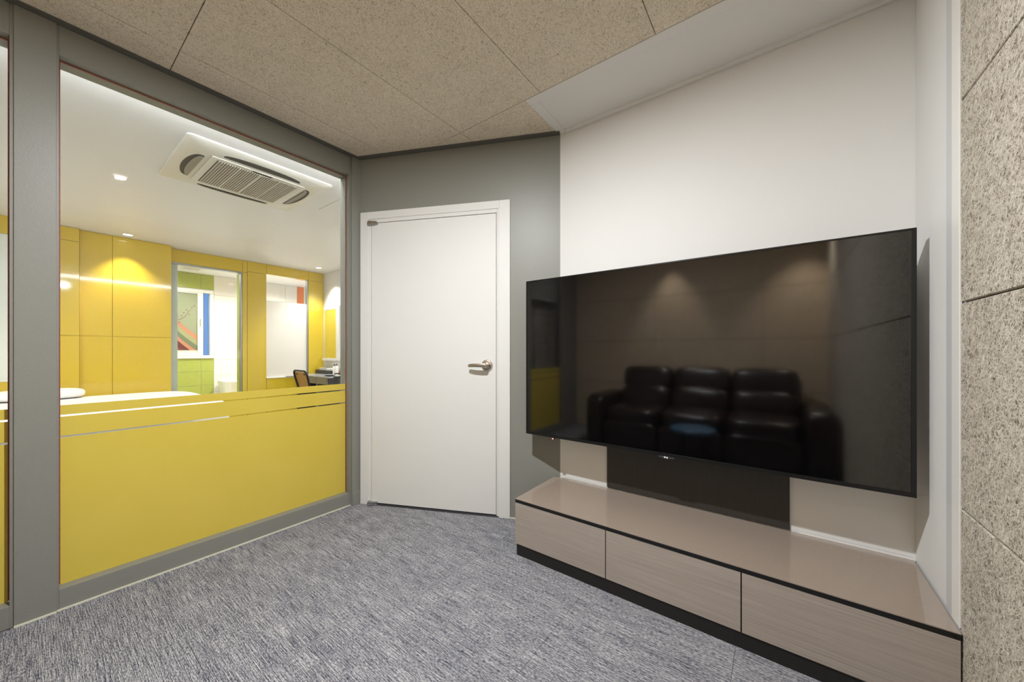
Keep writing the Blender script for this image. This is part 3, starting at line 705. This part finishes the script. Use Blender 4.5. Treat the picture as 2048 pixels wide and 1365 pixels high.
mk('outer_glass', B(XBB - 0.06, XBB - 0.055, sy1, wy1 - t, wz0 + t, wz1 - t), 'glass', bw)
mk('sash', B(XBB - 0.07, XBB - 0.05, sy1 + 0.001, sy1 + 0.02, wz0 + t, wz1 - t), 'desk_dark', bw)
hh_ = at_x(398, 646, XBB); mk('pull', tube([(XBB + 0.015, hh_.y + 0.01, hh_.z - 0.07), (XBB + 0.035, hh_.y + 0.01, hh_.z - 0.065), (XBB + 0.035, hh_.y + 0.01, hh_.z + 0.065), (XBB + 0.015, hh_.y + 0.01, hh_.z + 0.07)], 0.008, 8), 'chrome', bw, smooth=40)
# bathtub, vent
tbx = XBB + 0.10
tp = at_z(460, 764, 0.58)
def tub():
    bm = puff((0, 0, 0), (0.62, 1.35, 0.58), 0.22, 32, 14)
    return bm
tb = thing('bathtub', 'white bathtub behind the clear bathroom window', 'bathtub', (XBB + 0.36, yg + 0.68, 0))
def tub_shell():
    bm = bmesh.new(); cx_, cy_ = XBB + 0.36, yg + 0.68; rings = []
    def ring(sx, sy, z, e=0.35, n=36):
        pw = lambda v, k: math.copysign(abs(v) ** k, v)
        return [bm.verts.new((cx_ + sx / 2 * pw(math.cos(2 * math.pi * k / n), e), cy_ + sy / 2 * pw(math.sin(2 * math.pi * k / n), e), z)) for k in range(n)]
    for sx, sy, z in ((0.56, 1.22, 0.0), (0.62, 1.30, 0.45), (0.68, 1.34, 0.55), (0.68, 1.34, 0.58), (0.56, 1.22, 0.585), (0.50, 1.14, 0.50), (0.42, 0.98, 0.18)): rings.append(ring(sx, sy, z))
    for a, b in zip(rings, rings[1:]):
        for k in range(36): bm.faces.new((a[k], a[(k + 1) % 36], b[(k + 1) % 36], b[k]))
    bm.faces.new(rings[0]); bm.faces.new(rings[-1]); return bm
mk('tub_shell', tub_shell(), 'ceramic', tb, smooth=40)
mk('tap', tube([(XBB + 0.02, yg + 0.70, 0.66), (XBB + 0.16, yg + 0.70, 0.66), (XBB + 0.17, yg + 0.70, 0.62)], 0.014, 10), 'chrome', tb, smooth=40)
vq = at_z(384, 537, ZB); vt = thing('ceiling_vent', 'small white vent in the bathroom ceiling', 'vent', (vq.x, vq.y, ZB - 0.01))
mk('vent_frame', B(vq.x - 0.13, vq.x + 0.13, vq.y - 0.13, vq.y + 0.13, ZB - 0.008, ZB - 0.0002, 0.003), 'white_trim', vt)
for k in range(6): mk('slat', B(vq.x - 0.10, vq.x + 0.10, vq.y - 0.10 + 0.036 * k, vq.y - 0.085 + 0.036 * k, ZB - 0.013, ZB - 0.0085), 'ac_grey', vt)

# ------------------------------------------------------------------ bedroom things
# ceiling cassette air conditioner
c0, c1, c2, c3 = [at_z(u, v, ZC) for u, v in ((374, 262), (668, 371), (577, 420), (316, 347))]
ax0, ax1 = (c2.x + c3.x) / 2, (c0.x + c1.x) / 2; ay0, ay1 = (c0.y + c3.y) / 2, (c1.y + c2.y) / 2
acx, acy = (ax0 + ax1) / 2, (ay0 + ay1) / 2; hx, hy = (ax1 - ax0) / 2, (ay1 - ay0) / 2
ac = thing('air_conditioner', 'white four way ceiling cassette air conditioner behind the glass', 'air conditioner', (acx, acy, ZC - 0.05))
def rect_ring(sx, sy, z, r, bm, n=5):
    vs_ = []
    for qx, qy, a0 in ((1, 1, 0), (-1, 1, 90), (-1, -1, 180), (1, -1, 270)):
        for k in range(n + 1):
            a = R(a0 + 90 * k / n); vs_.append(bm.verts.new((acx + qx * (sx - r) + r * math.cos(a), acy + qy * (sy - r) + r * math.sin(a), z)))
    return vs_
def fascia():
    bm = bmesh.new(); rings = [rect_ring(hx, hy, ZC - 0.001, 0.03, bm), rect_ring(hx, hy, ZC - 0.010, 0.03, bm), rect_ring(hx - 0.008, hy - 0.008, ZC - 0.015, 0.03, bm), rect_ring(hx * 0.88, hy * 0.88, ZC - 0.024, 0.03, bm), rect_ring(hx * 0.70, hy * 0.70, ZC - 0.032, 0.03, bm)]
    n = len(rings[0])
    for a, b in zip(rings, rings[1:]):
        for k in range(n): bm.faces.new((a[k], a[(k + 1) % n], b[(k + 1) % n], b[k]))
    bm.faces.new(rings[0]); bm.faces.new(rings[-1]); return bm
mk('fascia', fascia(), 'ac_white', ac, smooth=25)
gx, gy = hx * 0.645, hy * 0.655
gr = mk('intake_grille', B(acx - gx, acx + gx, acy - gy, acy + gy, ZC - 0.040, ZC - 0.0325, 0.004), 'ac_white', ac)
mk('grille_recess', B(acx - gx * .88, acx + gx * .88, acy - gy * .87, acy + gy * .87, ZC - 0.0415, ZC - 0.0402), 'ac_dark', gr)
nsl = 34
for k in range(nsl):
    y = acy - gy * .86 + 2 * gy * .86 * (k + 0.5) / nsl
    mk('slat', B(acx - gx * .88, acx + gx * .88, y - 0.0052, y + 0.0052, ZC - 0.0455, ZC - 0.0417), 'ac_grey', gr)
for k in range(1, 4):
    y = acy - gy * .86 + 2 * gy * .86 * k / 4; mk('grille_rib', B(acx - gx * .88, acx + gx * .88, y - 0.004, y + 0.004, ZC - 0.0465, ZC - 0.0456), 'ac_white', gr)
def outlet(side):
    """lens-shaped outlet: straight inner edge, bowed outer edge; (u along the edge, v outwards)"""
    L_, v0, vb = (0.252, 0.0, 0.044) if side[0] == 'x' else (0.235, 0.0, 0.060)
    base = (hx if side[0] == 'x' else hy) * (0.77 if side == 'x-' else 0.715)
    if side == 'x-': vb = 0.052
    pts = [(-L_, v0), (L_, v0)] + [(L_ * math.cos(math.pi * k / 12), v0 + 0.016 + vb * math.sin(math.pi * k / 12)) for k in range(0, 13)]
    def tr(u, v):
        d = base + v
        return {'x+': (acx + d, acy + u), 'x-': (acx - d, acy + u), 'y+': (acx + u, acy + d), 'y-': (acx + u, acy - d)}[side]
    P2 = [tr(*p) for p in pts]
    def zf(p):
        m = max(abs(p[0] - acx) / hx, abs(p[1] - acy) / hy); return ZC - 0.032 + (max(0, m - 0.70) / 0.18 * 0.008 if m < 0.88 else 0.008 + (m - 0.88) / 0.10 * 0.009)
    def slab(pp, d0, d1):
        bm = bmesh.new(); a = [bm.verts.new((p[0], p[1], zf(p) - d0)) for p in pp]; b = [bm.verts.new((p[0], p[1], zf(p) - d1)) for p in pp]
        bm.faces.new(a); bm.faces.new(b); n = len(pp)
        for i in range(n): bm.faces.new((a[i], a[(i + 1) % n], b[(i + 1) % n], b[i]))
        return bm
    o = mk('air_outlet', slab(P2, -0.004, 0.0022), 'ac_dark', ac)
    if side[0] == 'y' or side == 'x-':
        k0 = 0.35 if side[0] == 'y' else 0.75
        pts2 = [(-L_ * .93, v0 + 0.002), (L_ * .93, v0 + 0.002)] + [(L_ * .93 * math.cos(math.pi * k / 12), v0 + 0.012 + vb * 0.55 * math.sin(math.pi * k / 12)) for k in range(0, 13)]
        mk('flap', slab([tr(*p) for p in pts2], 0.0024, 0.007), 'ac_flap' if side[0] == 'y' else 'ac_dark', o)
for s in ('x+', 'x-', 'y+', 'y-'): outlet(s)
mk('receiver', B(acx + gx * .91, acx + gx * .97, acy - 0.06, acy + 0.07, ZC - 0.0425, ZC - 0.0403), 'ac_dark', ac)

# ceiling access panel
ap = at_z(637, 419, ZC)
hp_ = thing('access_panel', 'square white access hatch in the bedroom ceiling', 'hatch', (ap.x + 0.22, ap.y + 0.22, ZC - 0.002))
mk('gap_frame', B(ap.x, ap.x + 0.45, ap.y, ap.y + 0.45, ZC - 0.0012, ZC - 0.0001), 'ac_grey', hp_)
mk('hatch_lid', B(ap.x + 0.003, ap.x + 0.447, ap.y + 0.003, ap.y + 0.447, ZC - 0.003, ZC - 0.0013), 'white_ceiling', hp_)

# bed
BX0, BX1, BY0, BY1 = XQ + 0.03, XQ + 2.02, -0.65, at_z(380, 786, 0.6).y + 0.02
bd = thing('bed', 'white made up bed against the yellow panels', 'bed', ((BX0 + BX1) / 2, (BY0 + BY1) / 2, 0))
mk('bed_base', B(BX0 + 0.02, BX1 - 0.02, BY0 + 0.03, BY1 - 0.03, 0.0, 0.30, 0.01), 'desk_dark', bd)
mk('mattress', B(BX0, BX1, BY0, BY1, 0.301, 0.53, 0.05, seg=4), 'linen', bd, smooth=50)
mk('duvet', puff(((BX0 + BX1) / 2 + 0.08, (BY0 + BY1) / 2, 0.53), (BX1 - BX0 - 0.10, BY1 - BY0 + 0.06, 0.19), 0.3, 40, 14), 'linen', bd, smooth=60)
pw0 = at_x(140, 786, BX0 + 0.3)
plw = mk('pillow', puff((BX0 + 0.34, 0.06, 0.676), (0.44, 0.62, 0.10), 0.55), 'linen', smooth=60, label='white pillow on the bed beside the yellow panels', cat='pillow')

# mirror on the end wall
m0, m1 = at_y(651, 621, YE), at_y(675, 717, YE); mf = at_y(684, 613, YE)
mx0, mx1 = m0.x, m1.x; mz0, mz1 = m1.z, (m0.z + mf.z) / 2 - 0.02
mi = thing('wall_mirror', 'rectangular mirror with white frame above the dark desk', 'mirror', ((mx0 + mx1) / 2, YE - 0.02, mz0))
mk('mirror_glass', B(mx0 + 0.0, mx1, YE - 0.012, YE - 0.008, mz0, mz1), 'mirror_glass', mi)
mk('mirror_back', B(mx0, mx1 + 0.10, YE - 0.0078, YE - 0.001, mz0, mz1 + .06), 'white_trim', mi)
mk('frame_strip', B(mx1 + 0.001, mx1 + 0.10, YE - 0.03, YE - 0.008, mz0 - 0.04, mz1 + 0.06, 0.002), 'white_trim', mi)
mk('frame_strip', B(mx0, mx1, YE - 0.03, YE - 0.008, mz1 + 0.001, mz1 + 0.04, 0.002), 'white_trim', mi)
mk('frame_strip', B(mx0, mx1 , YE - 0.06, YE - 0.008, mz0 - 0.045, mz0 - 0.001, 0.002), 'white_trim', mi)

# desk
DZ = 0.72
dk = at_z(656, 754.5, DZ); dx1, dy0 = dk.x, dk.y; dx0, dy1 = XF + 0.012, YE - 0.012
de = thing('desk', 'dark grey desk with pale top under the mirror', 'desk', ((dx0 + dx1) / 2, (dy0 + dy1) / 2, 0))
mk('desk_top', B(dx0, dx1 + 0.01, dy0 - 0.01, dy1, DZ - 0.022, DZ, 0.003), 'desk_top', de)
mk('side_panel', B(dx1 - 0.025, dx1, dy0 + 0.01, dy1, 0, DZ - 0.0225, 0.002), 'desk_dark', de)
mk('side_panel', B(dx0, dx0 + 0.025, dy0 + 0.01, dy1, 0, DZ - 0.0225, 0.002), 'desk_dark', de)
mxd = at_y(632, 758, dy0).x
mk('divider', B(mxd - 0.012, mxd + 0.012, dy0 + 0.005, dy1, 0, DZ - 0.0225, 0.002), 'desk_grey', de)
mk('drawer_front', B(mxd + 0.014, dx1 - 0.027, dy0, dy0 + 0.018, DZ - 0.125, DZ - 0.024, 0.002), 'desk_grey', de)
mk('drawer_front', B(dx0 + 0.027, mxd - 0.014, dy0, dy0 + 0.018, DZ - 0.125, DZ - 0.024, 0.002), 'desk_grey', de)
mk('back_panel', B(dx0 + 0.026, dx1 - 0.026, dy1 - 0.02, dy1 - 0.004, 0.15, DZ - 0.0225), 'desk_dark', de)

# chair
chy = dy0 - 0.52; cht = 0.82
ctop = at_y(599, 742, chy); chx = ctop.x
ch = thing('desk_chair', 'wooden back chair with black metal frame at the desk', 'chair', (chx, chy + 0.2, 0))
bw2 = 0.195
def backframe():
    zt_ = ctop.z; pts = []
    y = lambda z: chy + 0.10 * (zt_ - z) / 0.4
    P_ = [(-bw2 * 0.82, 0.40), (-bw2, zt_ - 0.09)]
    for k in range(7): a = R(180 - 15 * k); P_.append((-bw2 + 0.06 + 0.06 * math.cos(a), zt_ - 0.06 + 0.06 * math.sin(a)))
    for k in range(7): a = R(90 - 15 * k); P_.append((bw2 - 0.06 + 0.06 * math.cos(a), zt_ - 0.06 + 0.06 * math.sin(a)))
    P_ += [(bw2, zt_ - 0.09), (bw2 * 0.82, 0.40)]
    return tube([(chx + x, y(z), z) for x, z in P_], 0.014, 10)
mk('back_frame', backframe(), 'black_metal', ch, smooth=40)
zt_ = ctop.z
def backboard():
    y = lambda z: chy + 0.10 * (zt_ - z) / 0.4 + 0.006
    pts = [(-bw2 + 0.03, zt_ - 0.02), (bw2 - 0.03, zt_ - 0.02), (bw2 - 0.012, zt_ - 0.06), (bw2 - 0.030, zt_ - 0.235), (-bw2 + 0.030, zt_ - 0.235), (-bw2 + 0.012, zt_ - 0.06)]
    return extrude_poly([(chx + x, y(z), z) for x, z in pts], (0, 0.012, 0))
bb = mk('backrest', backboard(), 'chair_wood', ch)
for sx_ in (-0.11, 0.11): mk('bolt', lathe([(0.011, 0), (0.011, 0.008), (0, 0.009)], 12, Matrix.Translation((chx + sx_, chy + 0.012 + 0.006, zt_ - 0.05)) @ Matrix.Rotation(R(90), 4, 'X')), 'black_metal', ch)
mk('seat', B(chx - 0.19, chx + 0.19, chy + 0.10, chy + 0.48, 0.42, 0.442, 0.008), 'chair_wood', ch)
for sx_ in (-1, 1):
    mk('leg', tube([(chx + sx_ * 0.16, chy + 0.11, 0.42), (chx + sx_ * 0.19, chy + 0.04, 0.0)], 0.013), 'black_metal', ch, smooth=40)
    mk('leg', tube([(chx + sx_ * 0.16, chy + 0.44, 0.42), (chx + sx_ * 0.18, chy + 0.48, 0.0)], 0.013), 'black_metal', ch, smooth=40)

# things on the desk
def desk_at(u, v): p = at_z(u, v, DZ); return p
tA = desk_at(630, 747); tz0 = DZ + 0.0005
tx0, tx1, tyy = dx0 + 0.12, dx0 + 0.12, 0
ta = thing('amenity_tray', 'black amenity tray at the back of the dark desk', 'tray', (0, 0, 0))
ty_ = dy1 - 0.15
a0_ = at_y(622, 745, ty_).x; a1_ = at_y(664, 747, ty_).x
a0_ = max(a0_, dx0 + 0.02)
ta.location = ((a0_ + a1_) / 2, ty_ + 0.07, DZ); WM[ta.name] = Matrix.Translation(ta.location)
mk('tray_base', B(a0_, a1_, ty_, ty_ + 0.14, tz0, tz0 + 0.008), 'dark_plastic', ta)
for b in ((a0_, a1_, ty_, ty_ + 0.008), (a0_, a1_, ty_ + 0.132, ty_ + 0.14), (a0_, a0_ + 0.008, ty_ + .008, ty_ + .132), (a1_ - 0.008, a1_, ty_ + .008, ty_ + .132), ((a0_ * .55 + a1_ * .45) - .004, (a0_ * .55 + a1_ * .45) + .004, ty_ + .008, ty_ + .132)):
    mk('tray_side', B(b[0], b[1], b[2], b[3], tz0 + 0.008, tz0 + 0.065), 'dark_plastic', ta)
LW = a1_ - a0_
cup = None
for fx, lab in ((0.12, 'white cup in the black tray next to the yellow wall'), (0.30, 'white cup in the black tray next to the divider')):
    mk('cup', lathe([(0.026, 0), (0.034, 0.085), (0.037, 0.09), (0.033, 0.088), (0.024, 0.006), (0, 0.005)], 24, Matrix.Translation((a0_ + LW * fx, ty_ + 0.07, tz0 + 0.0085))), 'ceramic', smooth=40, label=lab, cat='cup', group='cups in the amenity tray')
tc = mk('tissue_box', B(a0_ + LW * .52, a0_ + LW * .92, ty_ + 0.03, ty_ + 0.12, tz0 + 0.0085, tz0 + 0.10, 0.004), 'paper', label='white tissue box in the black tray', cat='box')
def bottle(u, v, h, lab):
    p = at_y(u, v, dy1 - 0.29)
    b_ = thing('pump_bottle', lab, 'bottle', (p.x, p.y, DZ), group='pump bottles on the desk')
    M = Matrix.Translation((p.x, p.y, tz0))
    mk('bottle_body', lathe([(0, 0), (0.026, 0), (0.028, 0.004), (0.028, h * .72), (0.022, h * .80), (0.010, h * .83), (0.010, h * .86), (0, h * .86)], 24, M), 'ceramic', b_, smooth=40)
    mk('pump_cap', lathe([(0.013, h * .865), (0.013, h * .93), (0.006, h * .94), (0.006, h), (0, h)], 16, M), 'dark_plastic', b_, smooth=40)
bottle(669, 749, 0.19, 'tall white pump bottle beside the black tray')
bottle(673.5, 749.5, 0.20, 'tall white pump bottle beside the small dark tray')
p = at_y(660, 748, dy1 - 0.34)
st = thing('soap_dish', 'low dark dish on the desk before the white bottles', 'dish', (p.x, p.y, DZ))
mk('dish_bowl', lathe([(0, 0), (0.05, 0), (0.085, 0.018), (0.08, 0.02), (0.045, 0.006), (0, 0.006)], 28, Matrix.Translation((p.x, p.y, tz0))), 'dark_plastic', st, smooth=40)
mk('dish_rim', lathe([(0.080, 0.0205), (0.086, 0.0195), (0.086, 0.023), (0.080, 0.0235)], 28, Matrix.Translation((p.x, p.y, tz0))), 'desk_top', st, smooth=40)
p = at_y(682, 749, dy1 - 0.40)
ph_ = thing('desk_telephone', 'small dark telephone on the desk edge', 'telephone', (p.x, p.y, DZ))
mk('phone_base', extrude_poly([(p.x - 0.05, p.y - 0.09, tz0), (p.x - 0.05, p.y + 0.09, tz0), (p.x - 0.05, p.y + 0.09, tz0 + 0.05), (p.x - 0.05, p.y - 0.09, tz0 + 0.02)], (0.10, 0, 0)), 'dark_plastic', ph_)
mk('handset', B(p.x - 0.045, p.x - 0.005, p.y - 0.085, p.y + 0.085, tz0 + 0.052, tz0 + 0.072, 0.008), 'dark_plastic', ph_)
mk('keypad', extrude_poly([(p.x + 0.005, p.y - 0.07, tz0 + 0.0245), (p.x + 0.005, p.y + 0.03, tz0 + 0.0415), (p.x + 0.005, p.y + 0.03, tz0 + 0.0435), (p.x + 0.005, p.y - 0.07, tz0 + 0.0265)], (0.035, 0, 0)), 'paper', ph_)
p = at_y(681, 741, dy1 - 0.07); p.x = max(p.x, a1_ + 0.10)
mk('wooden_box', B(p.x - 0.05, p.x + 0.05, dy1 - 0.12, dy1 - 0.02, tz0, tz0 + 0.07, 0.003), 'brown_box', label='small brown box behind the dark telephone', cat='box')
